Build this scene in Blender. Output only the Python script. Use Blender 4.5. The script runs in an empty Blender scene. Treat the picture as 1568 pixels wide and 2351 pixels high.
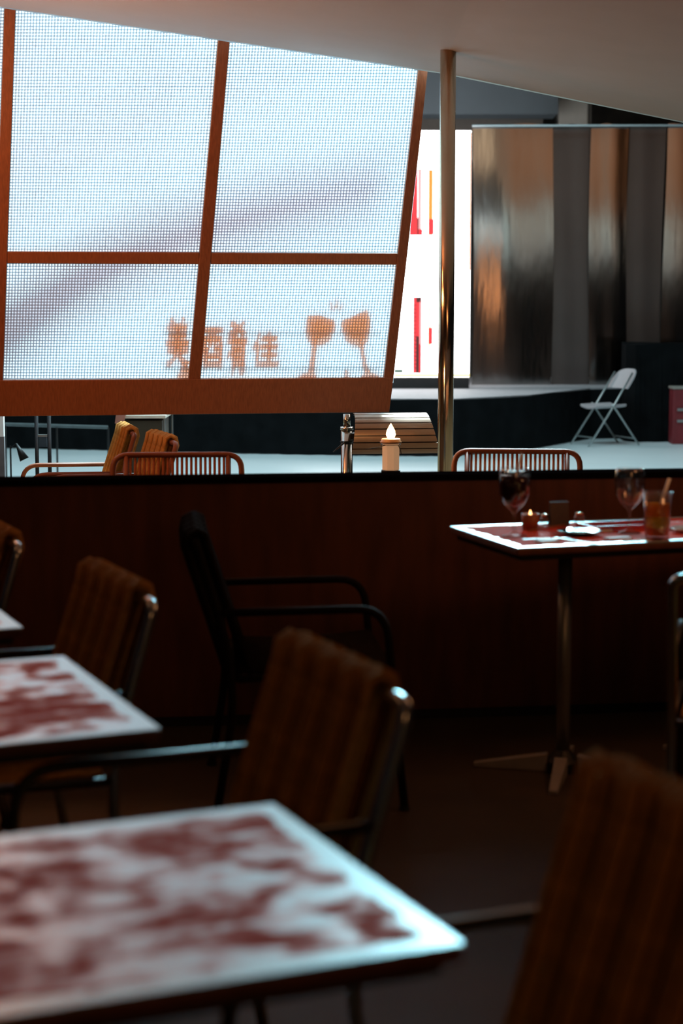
import bpy, math, random
from mathutils import Vector as V, Matrix as M
random.seed(7)
scene = bpy.context.scene
C = scene.collection
# ------------------------------------------------------------------ camera
F, CX, CY, HOR, H = 4000.0, 784.0, 1175.5, 706.0, 1.55
TH = math.atan((CY - HOR) / F)
FWD = V((0, math.cos(TH), -math.sin(TH))); UP = V((0, math.sin(TH), math.cos(TH))); CAM = V((0, 0, H))
cd = bpy.data.cameras.new('camera'); cam = bpy.data.objects.new('camera', cd); C.objects.link(cam)
cam.location = CAM; cam.rotation_euler = (math.pi / 2 - TH, 0, 0)
cd.sensor_fit = 'VERTICAL'; cd.sensor_height = 36.0; cd.lens = F / 2351 * 36.0
cd.clip_start = .05; cd.clip_end = 200
cd.dof.use_dof = True; cd.dof.focus_distance = 9.8; cd.dof.aperture_fstop = 2.3
scene.camera = cam
# ------------------------------------------------------------------ world and large lights
w = bpy.data.worlds.new('world'); scene.world = w; w.use_nodes = True
w.node_tree.nodes['Background'].inputs[0].default_value = (.55, .62, .7, 1)
w.node_tree.nodes['Background'].inputs[1].default_value = .006

def area(name, loc, target, size, power, col, spread=180, sy=None):
    l = bpy.data.lights.new(name, 'AREA'); l.energy = power; l.color = col
    l.shape = 'RECTANGLE'; l.size = size; l.size_y = sy or size; l.spread = math.radians(spread)
    o = bpy.data.objects.new(name, l); C.objects.link(o); o.location = loc
    o.rotation_euler = (V(target) - V(loc)).to_track_quat('-Z', 'Y').to_euler(); return o

def point(name, loc, power, col, r=.15):
    l = bpy.data.lights.new(name, 'POINT'); l.energy = power; l.color = col; l.shadow_soft_size = r
    o = bpy.data.objects.new(name, l); C.objects.link(o); o.location = loc; return o

area('atrium_skylight', (-.5, 14.2, 8.5), (-.5, 14.6, 0), 9, 520, (.62, .92, 1), 130, 5)
area('atrium_floodlight', (.9, 14.0, 7.2), (-.4, 9.8, 2.0), .9, 440, (.60, .90, 1), 58)
point('ceiling_lamp_warm_left', (-2.2, 7.9, 2.62), 26, (1, .33, .12), .12)
area('table_sheen_fill', (2.8, 23.4, 5.9), (.5, 4.0, .75), 1.6, 64, (.46, .88, 1), 40, .7)  # added cool fill for sheen on tables and rails, no known lamp
area('ceiling_warm_fill', (-2.5, 7.4, 2.25), (-.4, 8.8, 3.0), 1.6, 24, (1, .40, .16), 150, .3)  # added fill that browns the left ceiling, no fitting known there
point('warm_fill_near', (-1.9, 4.6, 2.45), 3, (1, .38, .13), .15)  # extra unseen fill, added to warm ceiling and left partition
point('warm_fill_right', (1.62, 5.0, 1.75), 13, (1, .40, .15), .2)  # unseen fill added to brighten the laid table and its drinks
area('dining_downlight', (1.2, -.8, 2.5), (0, 3.6, .6), 1.2, 8, (1, .42, .15))
area('facade_fill', (4.6, 12.4, 5.2), (4.6, 10.2, 3.0), 4.5, 95, (1, .86, .72), 140, .5)  # added fill so the facade reflects brighter in the stage film
scene.view_settings.view_transform = 'Standard'; scene.view_settings.look = 'None'
scene.view_settings.exposure = 0; scene.view_settings.gamma = 1; scene.view_settings.use_curve_mapping = False
try:
    scene.cycles.use_denoising = True
    scene.cycles.max_bounces = 6; scene.cycles.diffuse_bounces = 3; scene.cycles.glossy_bounces = 3; scene.cycles.transparent_max_bounces = 12
    scene.cycles.use_adaptive_sampling = True; scene.cycles.adaptive_threshold = .02
    scene.cycles.sample_clamp_indirect = 4
except Exception:
    pass

# ------------------------------------------------------------------ helpers
def ray(u, v):
    return FWD + V((1, 0, 0)) * ((u - CX) / F) + UP * ((CY - v) / F)
def at(u, v, Y):
    d = ray(u, v); return CAM + d * (Y / d.y)
def onz(u, v, z):
    d = ray(u, v); return CAM + d * ((z - H) / d.z)

def mat(name, col, rough=.5, metal=0, var=.12, scale=12, bump=.0, spec=.5, emit=None, es=0, coat=0, stretch=None, trans=0, ior=1.5, col2=None):
    m = bpy.data.materials.new(name); m.use_nodes = True
    nt = m.node_tree; b = nt.nodes['Principled BSDF']
    tc = nt.nodes.new('ShaderNodeTexCoord'); mp = nt.nodes.new('ShaderNodeMapping')
    if stretch: mp.inputs['Scale'].default_value = stretch
    nz = nt.nodes.new('ShaderNodeTexNoise'); nz.inputs['Scale'].default_value = scale; nz.inputs['Detail'].default_value = 5
    nt.links.new(tc.outputs['Object'], mp.inputs['Vector']); nt.links.new(mp.outputs['Vector'], nz.inputs['Vector'])
    rp = nt.nodes.new('ShaderNodeValToRGB')
    c2 = col2 or tuple(c * (1 - 2 * var) for c in col)
    rp.color_ramp.elements[0].position = .3; rp.color_ramp.elements[1].position = .7
    rp.color_ramp.elements[0].color = (*c2, 1); rp.color_ramp.elements[1].color = (*col, 1)
    nt.links.new(nz.outputs['Fac'], rp.inputs['Fac']); nt.links.new(rp.outputs['Color'], b.inputs['Base Color'])
    b.inputs['Roughness'].default_value = rough; b.inputs['Metallic'].default_value = metal
    b.inputs['Specular IOR Level'].default_value = spec; b.inputs['Coat Weight'].default_value = coat
    b.inputs['Coat Roughness'].default_value = .12
    b.inputs['Transmission Weight'].default_value = trans; b.inputs['IOR'].default_value = ior
    if emit:
        b.inputs['Emission Color'].default_value = (*emit, 1); b.inputs['Emission Strength'].default_value = es
    if bump:
        bp = nt.nodes.new('ShaderNodeBump'); bp.inputs['Strength'].default_value = bump; bp.inputs['Distance'].default_value = .01
        nt.links.new(nz.outputs['Fac'], bp.inputs['Height']); nt.links.new(bp.outputs['Normal'], b.inputs['Normal'])
    return m

def thin_mat(name, tcol, dcol, wt, translucent=None, wl=0):
    """tinted see-through sheet: transparent mixed with a diffuse / translucent body"""
    m = bpy.data.materials.new(name); m.use_nodes = True; nt = m.node_tree
    for n in list(nt.nodes): nt.nodes.remove(n)
    out = nt.nodes.new('ShaderNodeOutputMaterial')
    d = nt.nodes.new('ShaderNodeBsdfDiffuse'); d.inputs[0].default_value = (*dcol, 1)
    nz = nt.nodes.new('ShaderNodeTexNoise'); nz.inputs['Scale'].default_value = 40
    tc = nt.nodes.new('ShaderNodeTexCoord'); nt.links.new(tc.outputs['Object'], nz.inputs['Vector'])
    rp = nt.nodes.new('ShaderNodeMixRGB'); rp.inputs[1].default_value = (*[c * .92 for c in dcol], 1); rp.inputs[2].default_value = (*dcol, 1)
    nt.links.new(nz.outputs['Fac'], rp.inputs[0]); nt.links.new(rp.outputs[0], d.inputs[0])
    body = d
    if translucent:
        t = nt.nodes.new('ShaderNodeBsdfTranslucent'); t.inputs[0].default_value = (*translucent, 1)
        mx = nt.nodes.new('ShaderNodeMixShader'); mx.inputs[0].default_value = wl
        nt.links.new(d.outputs[0], mx.inputs[1]); nt.links.new(t.outputs[0], mx.inputs[2]); body = mx
    if wt > 0:
        tr = nt.nodes.new('ShaderNodeBsdfTransparent'); tr.inputs[0].default_value = (*tcol, 1)
        mx = nt.nodes.new('ShaderNodeMixShader'); mx.inputs[0].default_value = wt
        nt.links.new(body.outputs[0], mx.inputs[1]); nt.links.new(tr.outputs[0], mx.inputs[2]); body = mx
    nt.links.new(body.outputs[0], out.inputs[0]); return m

class MB:
    def __init__(s): s.v = []; s.f = []
    def add(s, vs, fs):
        n = len(s.v); s.v += [tuple(p) for p in vs]; s.f += [tuple(i + n for i in f) for f in fs]; return s
    def hexa(s, p):            # 8 corners: bottom ring 0-3, top ring 4-7
        return s.add(p, [(0, 3, 2, 1), (4, 5, 6, 7), (0, 1, 5, 4), (1, 2, 6, 5), (2, 3, 7, 6), (3, 0, 4, 7)])
    def box(s, a, b):
        x0, y0, z0 = a; x1, y1, z1 = b
        return s.hexa([(x0, y0, z0), (x1, y0, z0), (x1, y1, z0), (x0, y1, z0), (x0, y0, z1), (x1, y0, z1), (x1, y1, z1), (x0, y1, z1)])
    def tube(s, pts, r, seg=8, closed=False):
        pts = [V(p) for p in pts]; n = len(pts); rs = r if isinstance(r, (list, tuple)) else [r] * n
        t0 = (pts[1] - pts[0]).normalized(); ref = V((0, 0, 1)) if abs(t0.z) < .9 else V((1, 0, 0))
        nrm = (ref - t0 * ref.dot(t0)).normalized(); vs = []
        for i in range(n):
            if closed: t = pts[(i + 1) % n] - pts[i - 1]
            else: t = pts[min(i + 1, n - 1)] - pts[max(i - 1, 0)]
            t.normalize(); nrm = (nrm - t * nrm.dot(t)).normalized(); bi = t.cross(nrm)
            for k in range(seg):
                a = 2 * math.pi * k / seg; vs.append(pts[i] + (nrm * math.cos(a) + bi * math.sin(a)) * rs[i])
        fs = []
        for i in range(n if closed else n - 1):
            j = (i + 1) % n
            for k in range(seg):
                k2 = (k + 1) % seg; fs.append((i * seg + k, i * seg + k2, j * seg + k2, j * seg + k))
        if not closed:
            fs.append(tuple(reversed(range(seg)))); fs.append(tuple((n - 1) * seg + k for k in range(seg)))
        return s.add(vs, fs)
    def lathe(s, prof, seg=24, c=(0, 0, 0), caps=True):
        vs = []; cx, cy, cz = c
        for r, z in prof:
            for k in range(seg):
                a = 2 * math.pi * k / seg; vs.append((cx + r * math.cos(a), cy + r * math.sin(a), cz + z))
        fs = []
        for i in range(len(prof) - 1):
            for k in range(seg):
                k2 = (k + 1) % seg; fs.append((i * seg + k, i * seg + k2, (i + 1) * seg + k2, (i + 1) * seg + k))
        if caps:
            fs.append(tuple(reversed(range(seg)))); fs.append(tuple((len(prof) - 1) * seg + k for k in range(seg)))
        return s.add(vs, fs)
    def mesh(s, name, m, smooth=False):
        me = bpy.data.meshes.new(name); me.from_pydata(s.v, [], s.f); me.validate(); me.update()
        if m: me.materials.append(m)
        if smooth:
            for p in me.polygons: p.use_smooth = True
        return me
    def build(s, name, m, parent=None, smooth=False, bevel=0):
        o = bpy.data.objects.new(name, s.mesh(name, m, smooth)); C.objects.link(o)
        if parent: o.parent = parent
        if bevel:
            b = o.modifiers.new('bevel', 'BEVEL'); b.width = bevel; b.segments = 2; b.limit_method = 'ANGLE'
        return o

def fillet(pts, rad, n=6):
    pts = [V(p) for p in pts]; out = [pts[0]]
    for i in range(1, len(pts) - 1):
        p, a, b = pts[i], pts[i - 1], pts[i + 1]; r = rad[i - 1] if isinstance(rad, list) else rad
        da = (a - p); db = (b - p); r = min(r, da.length * .49, db.length * .49)
        A = p + da.normalized() * r; B = p + db.normalized() * r
        for k in range(n + 1):
            t = k / n; out.append(A * (1 - t) ** 2 + p * 2 * t * (1 - t) + B * t ** 2)
    out.append(pts[-1]); return out

def tag(o, label=None, cat=None, group=None, kind=None):
    if label: o['label'] = label
    if cat: o['category'] = cat
    if group: o['group'] = group
    if kind: o['kind'] = kind
    return o
def thing(name, label, cat, loc=(0, 0, 0), rz=0, group=None):
    o = bpy.data.objects.new(name, None); C.objects.link(o); o.location = loc; o.rotation_euler = (0, 0, rz)
    o.empty_display_size = .1
    return tag(o, label, cat, group)
def copy_tree(o, parent=None):
    c = o.copy(); C.objects.link(c); c.parent = parent
    for ch in list(o.children): copy_tree(ch, c)
    return c

# ------------------------------------------------------------------ materials
MT = {}
MT['floor'] = mat('dark_floor', (.06, .038, .018), .55, var=.2, scale=3)
MT['white_floor'] = mat('pale_stone_floor', (.80, .88, .90), .35, var=.02, scale=2)
MT['ceil'] = mat('painted_ceiling', (.60, .53, .49), .8, var=.02, scale=4, bump=.02, spec=.15)
MT['alu'] = mat('aluminium', (.75, .77, .78), .35, 1, .03)
MT['wood'] = mat('red_brown_wood', (.34, .115, .05), .42, var=.18, scale=9, stretch=(14, 14, 1), bump=.06)
MT['wood_h'] = mat('red_brown_wood_rail', (.36, .12, .05), .42, var=.15, scale=9, stretch=(14, 14, .6), bump=.06)
MT['part'] = mat('dark_panel_wood', (.15, .046, .022), .55, var=.2, scale=5, stretch=(4, 4, .7))
MT['black'] = mat('black_paint', (.012, .012, .013), .5, var=.2)
MT['cap'] = mat('black_cap', (.006, .006, .008), 1.0, var=.2, spec=.0)
MT['chrome'] = mat('polished_steel', (.82, .78, .72), .16, 1, .03)
MT['brass'] = mat('polished_pole', (.80, .62, .45), .14, 1, .05, scale=4)
MT['darkmetal'] = mat('dark_metal', (.05, .05, .055), .4, .6, .2)
MT['tube'] = mat('bronze_tube', (.26, .085, .04), .5, 0, .1, spec=.3)
MT['steeltube'] = mat('steel_tube', (.62, .68, .70), .22, 1, .04)
MT['tubeblack'] = mat('black_tube', (.012, .010, .012), .7, 0, .1, spec=.1)
MT['cord'] = mat('tan_cord', (.54, .26, .075), .95, spec=.05, var=.18, scale=60, bump=.2)
MT['cordblack'] = mat('black_cord', (.022, .016, .014), .95, spec=.05, var=.18, scale=60, bump=.2)
MT['cordred'] = mat('red_brown_cord', (.36, .11, .045), .95, spec=.05, var=.18, scale=60, bump=.2)
MT['scrim'] = thin_mat('white_scrim', (1, 1, 1), (.82, .83, .84), 0, (.90, .92, .93), .62)
MT['mesh'] = thin_mat('pale_mesh', (1, 1, 1), (.55, .58, .62), 0, (.76, .81, .86), .76)
MT['acrylic'] = thin_mat('orange_acrylic', (.80, .38, .22), (.6, .2, .07), .88)
MT['acrylicrod'] = thin_mat('grey_rod', (.35, .25, .22), (.3, .2, .18), .5)
MT['shade_strip'] = thin_mat('pink_shade_strip', (.62, .46, .49), (.6, .4, .42), .85)
MT['skirt'] = mat('black_cloth', (.006, .007, .008), .85, var=.25, scale=6, spec=.08)
MT['stage'] = mat('stage_carpet', (.36, .36, .38), .7, var=.1)
MT['teal'] = mat('teal_bulkhead', (.16, .20, .23), .6, var=.05, scale=2)
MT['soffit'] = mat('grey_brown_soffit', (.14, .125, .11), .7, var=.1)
MT['column'] = mat('cream_column', (.62, .60, .54), .6, var=.03)
MT['rear'] = mat('dark_brown_wall', (.045, .04, .032), .7, var=.3, scale=5)
MT['facade'] = mat('brown_wood_facade', (.34, .14, .055), .5, var=.15, scale=3, stretch=(3, 3, .6))
MT['white'] = mat('white_plastic', (.80, .78, .78), .4, var=.02)
MT['fwhite'] = mat('off_white_plastic', (.46, .43, .45), .4, var=.03)
MT['greymetal'] = mat('grey_metal', (.40, .42, .42), .35, .8, .05)
MT['red'] = mat('dark_red_plastic', (.22, .018, .025), .5, var=.15)
MT['wax'] = mat('candle_wax_glow', (.88, .72, .55), .45, var=.03, emit=(1, .55, .28), es=.28)  # slight emission stands in for bulb light glowing in the wax
MT['flame'] = mat('flame', (1, .75, .4), .5, emit=(1, .62, .28), es=22)
MT['glass'] = None
MT['castiron'] = mat('cast_grey', (.36, .34, .33), .5, .2, .1)

def film_mat(name, col, rough, bscale, bstr):
    m = mat(name, col, rough, 1.0, .08, scale=1.2)
    nt = m.node_tree; b = nt.nodes['Principled BSDF']
    tc = nt.nodes.new('ShaderNodeTexCoord'); mp = nt.nodes.new('ShaderNodeMapping'); mp.inputs['Scale'].default_value = (1.6, 1.6, .35)
    nz = nt.nodes.new('ShaderNodeTexNoise'); nz.inputs['Scale'].default_value = bscale; nz.inputs['Detail'].default_value = 3
    nt.links.new(tc.outputs['Object'], mp.inputs['Vector']); nt.links.new(mp.outputs['Vector'], nz.inputs['Vector'])
    bp = nt.nodes.new('ShaderNodeBump'); bp.inputs['Strength'].default_value = bstr; bp.inputs['Distance'].default_value = .05
    nt.links.new(nz.outputs['Fac'], bp.inputs['Height']); nt.links.new(bp.outputs['Normal'], b.inputs['Normal']); return m
MT['film'] = film_mat('shiny_dark_film', (.33, .31, .30), .12, 2.2, .10)
MT['film2'] = film_mat('matt_dark_film', (.15, .14, .14), .36, 1.5, .06)

def glass_mat(name, col, refl=.9):
    """thin clear glass: tinted see-through with fresnel reflection, lets light in"""
    m = bpy.data.materials.new(name); m.use_nodes = True; nt = m.node_tree; L = nt.links.new
    for n in list(nt.nodes): nt.nodes.remove(n)
    out = nt.nodes.new('ShaderNodeOutputMaterial'); tr = nt.nodes.new('ShaderNodeBsdfTransparent'); gl = nt.nodes.new('ShaderNodeBsdfGlossy')
    gl.inputs['Roughness'].default_value = .12; lw = nt.nodes.new('ShaderNodeLayerWeight'); lw.inputs[0].default_value = .5; fr = nt.nodes.new('ShaderNodeMath'); fr.operation = 'POWER'; fr.inputs[1].default_value = 3; L(lw.outputs['Facing'], fr.inputs[0])
    nz = nt.nodes.new('ShaderNodeTexNoise'); nz.inputs['Scale'].default_value = 20
    rp = nt.nodes.new('ShaderNodeMixRGB'); rp.inputs[1].default_value = (*[c * .96 for c in col], 1); rp.inputs[2].default_value = (*col, 1)
    L(nz.outputs['Fac'], rp.inputs[0]); L(rp.outputs[0], tr.inputs[0])
    ml = nt.nodes.new('ShaderNodeMath'); ml.operation = 'MULTIPLY_ADD'; ml.inputs[1].default_value = refl; ml.inputs[2].default_value = .09; L(fr.outputs[0], ml.inputs[0])
    mx = nt.nodes.new('ShaderNodeMixShader'); L(ml.outputs[0], mx.inputs[0]); L(tr.outputs[0], mx.inputs[1]); L(gl.outputs[0], mx.inputs[2]); L(mx.outputs[0], out.inputs[0])
    return m
MT['glass'] = glass_mat('clear_glass', (.96, .95, .95))

def table_mat(name, hx, hy, cc, seed, br=.31, sh=0):
    """white glossy border, red-on-white printed field inside"""
    m = bpy.data.materials.new(name); m.use_nodes = True; nt = m.node_tree; L = nt.links.new
    b = nt.nodes['Principled BSDF']; N = nt.nodes.new
    tc = N('ShaderNodeTexCoord'); sp = N('ShaderNodeSeparateXYZ'); L(tc.outputs['Object'], sp.inputs[0])
    def mth(op, a, c=None):
        n = N('ShaderNodeMath'); n.operation = op
        for i, x in enumerate((a, c)):
            if x is None: continue
            if isinstance(x, (int, float)): n.inputs[i].default_value = x
            else: L(x, n.inputs[i])
        return n.outputs[0]
    dx = mth('SUBTRACT', hx, mth('ABSOLUTE', sp.outputs[0])); dy = mth('SUBTRACT', hy, mth('ABSOLUTE', sp.outputs[1]))
    d = mth('MINIMUM', dx, dy)
    mp = N('ShaderNodeMapping'); mp.inputs['Location'].default_value = (seed, seed * 2.3, 0); L(tc.outputs['Object'], mp.inputs['Vector'])
    n1 = N('ShaderNodeTexNoise'); n1.inputs['Scale'].default_value = 13; n1.inputs['Detail'].default_value = 4; n1.inputs['Distortion'].default_value = .3
    L(mp.outputs[0], n1.inputs['Vector'])
    inner = mth('GREATER_THAN', mth('ADD', d, mth('MULTIPLY', mth('SUBTRACT', n1.outputs['Fac'], .5), .07)), .036)
    n3 = N('ShaderNodeTexNoise'); n3.inputs['Scale'].default_value = 38; n3.inputs['Detail'].default_value = 1; mp3 = N('ShaderNodeMapping'); mp3.inputs['Scale'].default_value = (.45, 1.5, 1); L(tc.outputs['Object'], mp3.inputs['Vector']); L(mp3.outputs[0], n3.inputs['Vector'])
    n2 = N('ShaderNodeTexNoise'); n2.inputs['Scale'].default_value = 2.6; L(mp.outputs[0], n2.inputs['Vector'])
    wv = N('ShaderNodeTexWave'); wv.wave_type = 'RINGS'; wv.inputs['Scale'].default_value = 3.2; wv.inputs['Distortion'].default_value = 5; wv.inputs['Detail'].default_value = 2
    L(mp.outputs[0], wv.inputs['Vector'])
    s = mth('ADD', mth('ADD', mth('MULTIPLY', n1.outputs['Fac'], .62), mth('MULTIPLY', n3.outputs['Fac'], .2)), mth('ADD', mth('MULTIPLY', n2.outputs['Fac'], .55), mth('MULTIPLY', wv.outputs['Fac'], .05)))
    rp = N('ShaderNodeValToRGB'); rp.color_ramp.elements[0].position = .62 - sh; rp.color_ramp.elements[1].position = .80 - sh
    rp.color_ramp.elements[0].color = (.78, .80, .82, 1); rp.color_ramp.elements[1].color = (.80, .10, .055, 1)
    L(s, rp.inputs['Fac'])
    mx = N('ShaderNodeMixRGB'); mx.inputs[1].default_value = (*cc, 1); L(inner, mx.inputs[0]); L(rp.outputs[0], mx.inputs[2])
    L(mx.outputs[0], b.inputs['Base Color'])
    rr = N('ShaderNodeValToRGB'); rr.color_ramp.elements[0].position = .64 - sh; rr.color_ramp.elements[1].position = .84 - sh
    rr.color_ramp.elements[0].color = (.32, .32, .32, 1); rr.color_ramp.elements[1].color = (.85, .85, .85, 1); L(s, rr.inputs['Fac'])
    mr = N('ShaderNodeMixRGB'); mr.inputs[1].default_value = (br, br, br, 1); L(inner, mr.inputs[0]); L(rr.outputs[0], mr.inputs[2])
    L(mr.outputs[0], b.inputs['Roughness'])
    rs = N('ShaderNodeValToRGB'); rs.color_ramp.elements[0].position = .63 - sh; rs.color_ramp.elements[1].position = .77 - sh
    rs.color_ramp.elements[0].color = (.75, .75, .75, 1); rs.color_ramp.elements[1].color = (.10, .10, .10, 1); L(s, rs.inputs['Fac'])
    ms = N('ShaderNodeMixRGB'); ms.inputs[1].default_value = (.9, .9, .9, 1); L(inner, ms.inputs[0]); L(rs.outputs[0], ms.inputs[2])
    L(ms.outputs[0], b.inputs['Specular IOR Level'])
    rm = N('ShaderNodeValToRGB'); rm.color_ramp.elements[0].position = .64 - sh; rm.color_ramp.elements[1].position = .84 - sh
    rm.color_ramp.elements[0].color = (.8, .8, .8, 1); rm.color_ramp.elements[1].color = (.0, .0, .0, 1); L(s, rm.inputs['Fac'])
    mm = N('ShaderNodeMixRGB'); mm.inputs[1].default_value = (.85, .85, .85, 1); L(inner, mm.inputs[0]); L(rm.outputs[0], mm.inputs[2])
    L(mm.outputs[0], b.inputs['Metallic'])
    b.inputs['IOR'].default_value = 1.5
    return m

# ------------------------------------------------------------------ structure
fl = MB().box((-7, -4, -.1), (7, 15.0, 0)).build('floor', MT['floor']); tag(fl, 'dark brown restaurant floor under the tables', 'floor', kind='structure')  # dark stretch beyond the partition is unseen, lengthened to cut bounced light
fl = MB().box((-14, 15.0, -.1), (14, 28, 0)).build('floor_hall', MT['white_floor']); tag(fl, 'brightly lit pale hall floor beyond the partition', 'floor', kind='structure')
# canopy ceiling: its outer edge steps down towards the right
E0, E1, E2 = at(0, 15, 9.35), at(1012, 166, 9.78), at(1568, 279, 10.02)
sl = (E0 - E1) / (E0.x - E1.x); el = E0 + sl * (-5)
sr = (E2 - E1) / (E2.x - E1.x); er = E2 + sr * 1.0; er2 = er + V((4, .7, -.05))
edge = [el, E0, E1, E2, er, er2]
mb = MB(); vs = []
for p in edge: vs += [p, V((p.x, -4, p.z + .05)), p + V((0, 0, .3)), V((p.x, -4, p.z + .35))]
fs = []
for i in range(len(edge) - 1):
    a, b = 4 * i, 4 * i + 4
    fs += [(a, b, b + 1, a + 1), (a + 2, a + 3, b + 3, b + 2), (a, a + 2, b + 2, b), (a + 1, b + 1, b + 3, a + 3)]
fs += [(0, 1, 3, 2), (20, 22, 23, 21)]
mb.add(vs, fs); ce = mb.build('ceiling', MT['ceil']); tag(ce, 'pale sloping canopy ceiling over the dining area', 'ceiling', kind='structure')
tr = MB().tube([p + V((0, .012, .006)) for p in edge[1:]], .011, 6).build('trim_1', MT['alu']); tag(tr, 'thin pale metal trim along the canopy edge', 'trim', kind='structure')
# outer facade above the canopy (seen only as a reflection in the stage film)
wf = MB().box((-9, 10.1, 3.95), (9, 10.3, 8.6)).build('wall_front', MT['facade']); tag(wf, 'brown wooden facade above the canopy', 'wall', kind='structure')
wf2 = MB().box((2.25, 10.1, 3.36), (9, 10.3, 3.95)).build('wall_front_band', MT['facade']); tag(wf2, 'lower band of the brown facade right of the mesh screen', 'wall', kind='structure')
fx = 2.3
for k, wd in enumerate((.5, .95, .6, .9, .7, 1.1)):
    fo = MB().box((fx, 10.16, 2.32 + .05 * (k % 2)), (fx + wd, 10.24, 3.34)).build('trim_%d' % (4 + k), MT['column'], bevel=.01); fx += wd + (.35 if k % 2 == 0 else .12)
    tag(fo, 'pale fascia board along the canopy front', 'fascia', 'fascia boards', kind='structure')
bk = MB().box((-7, -4.2, 0), (7, -4, 3.6)).build('wall_back', MT['part']); tag(bk, 'dark wooden wall behind the dining area', 'wall', kind='structure')
wr = MB().box((-14, 27.5, 0), (14, 28, 11)).build('wall_rear', MT['rear']); tag(wr, 'dark brown wall at the back of the hall', 'wall', kind='structure')
bx = at(1281, 262, 24)
bm_ = MB().box((-12, 24, bx.z), (bx.x, 24.6, bx.z + 3)).build('trim_2', MT['teal']); tag(bm_, 'dark teal bulkhead above the stage backdrop', 'bulkhead', kind='structure')
so = MB().box((-12, 24.7, bx.z - .5), (bx.x - .12, 25.6, bx.z + .3)).build('trim_3', MT['soffit']); tag(so, 'grey brown soffit strip below the teal bulkhead', 'soffit', kind='structure')
c0, c1 = at(1283, 250, 25), at(1351, 250, 25)
co = MB().box((c0.x, 25, 0), (c1.x, 25.4, 9)).build('column', MT['column'], bevel=.02); tag(co, 'cream square column rising behind the stage backdrop', 'column', kind='structure')
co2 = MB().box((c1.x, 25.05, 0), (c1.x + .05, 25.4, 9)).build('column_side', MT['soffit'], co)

# low partition
ph = math.radians(7.5); pu = V((math.cos(ph), math.sin(ph), 0)); pn = V((-math.sin(ph), math.cos(ph), 0)); P0 = V((0, 6.42, 0))
PT = 1.55 - 6.42 * (1091 - 706) / F
def pbox(a0, a1, n0, n1, z0, z1):
    c = [P0 + pu * a + pn * n for a, n in ((a0, n0), (a1, n0), (a1, n1), (a0, n1))]
    return MB().hexa([p + V((0, 0, z0)) for p in c] + [p + V((0, 0, z1)) for p in c])
pt = thing('partition', 'long low dark red-brown partition with a thin black top', 'partition', P0)
def world_child(mb, name, m, par, **k):
    o = mb.build(name, m, par, **k); o.matrix_parent_inverse = M.Translation(-V(par.location)) if par.rotation_euler.z == 0 else (M.Translation(par.location) @ M.Rotation(par.rotation_euler.z, 4, 'Z')).inverted()
    return o
world_child(pbox(-4.2, 4.95, 0, .10, .04, PT - .022), 'panel', MT['part'], pt)
world_child(pbox(-4.2, 4.95, .012, .09, .0, .04), 'plinth', MT['black'], pt)
world_child(pbox(-4.2, 4.95, -.012, .13, PT - .022, PT), 'cap', MT['cap'], pt, bevel=.004)

# pole
pp = at(1029, 110, 9.0); PZ = 2.873
pole = thing('pole', 'polished bronze-toned metal pole rising to the canopy ceiling', 'pole', (pp.x, 9.0, 0))
MB().lathe([(.040, .012), (.040, PZ)], 32).build('shaft', MT['brass'], pole, smooth=True)
MB().lathe([(.09, 0), (.09, .01), (.045, .014)], 32).build('base_flange', MT['brass'], pole)

# ------------------------------------------------------------------ mesh screen (tilted shutter)
sp_ = math.radians(9.5); SU = V((math.cos(sp_), math.sin(sp_), 0)); SD = V((-.106, .15, -1)).normalized()
SB = at(893, 947, 10.2); SN = SU.cross(SD).normalized()
if SN.y > 0: SN = -SN          # towards the viewer
def onp(u, v, off=0):
    d = ray(u, v); q = SB + SN * off; t = (q - CAM).dot(SN) / d.dot(SN); return CAM + d * t
scr = thing('mesh_screen', 'large tilted red-brown wooden frame holding pale backlit mesh panes', 'screen', tuple(onp(400, 950)))
def pboard(corners, t0, t1, name, m, bevel=.004):
    """board from 4 pixel corners on the screen plane, from t0 behind to t1 in front"""
    ps = [onp(u, v) for u, v in corners]
    a = [p + SN * t1 for p in ps]; b = [p + SN * t0 for p in ps]
    return world_child(MB().hexa(a + b), name, m, scr, bevel=bevel)
def lx(p, q, v): return p[0] + (q[0] - p[0]) * (v - p[1]) / (q[1] - p[1])
TOPV = -110
stiles = [((-470, 0), (-487, 870), 26), ((10, 20), (-19, 868), 26), ((500, 95), (433, 868), 27), ((959, 165), (880.5, 868), 22)]
def xs(i, v, side): s = stiles[i]; return lx(s[0], s[1], v) + (s[2] if side else 0)
bot_l, bot_r = (0, 872), (880, 866)
def ybot(u): return lx((872, 0), (866, 880), u) if 0 else 872 - 6 * u / 880
def ymid0(u): return 577 + 5 * u / 915
def ymid1(u): return 604.5 + 3 * u / 915
for i in range(4):
    pboard([(xs(i, TOPV, 0), TOPV), (xs(i, TOPV, 1), TOPV), (xs(i, 900, 1), 900), (xs(i, 900, 0), 900)], -.03, .012, 'stile', MT['wood'])
pboard([(xs(0, 868, 0), ybot(-490)), (xs(3, 868, 1), ybot(900)), (892.5, 945), (xs(0, 950, 0), 960)], -.035, .018, 'bottom_rail', MT['wood_h'])
for i in range(3):
    u0, u1 = xs(i, 590, 1), xs(i + 1, 590, 0)
    pboard([(u0, ymid0(u0)), (u1, ymid0(u1)), (u1, ymid1(u1)), (u0, ymid1(u0))], -.028, .008, 'middle_rail', MT['wood_h'])
pboard([(xs(0, TOPV, 0), TOPV - 30), (xs(3, TOPV, 1), TOPV - 30), (xs(3, TOPV, 1), TOPV), (xs(0, TOPV, 0), TOPV)], -.03, .012, 'top_rail', MT['wood_h'])
def s_of(p): return (p - SB).dot(SU) - (p - SB).dot(SD) * SU.dot(SD) / 1.0
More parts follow.
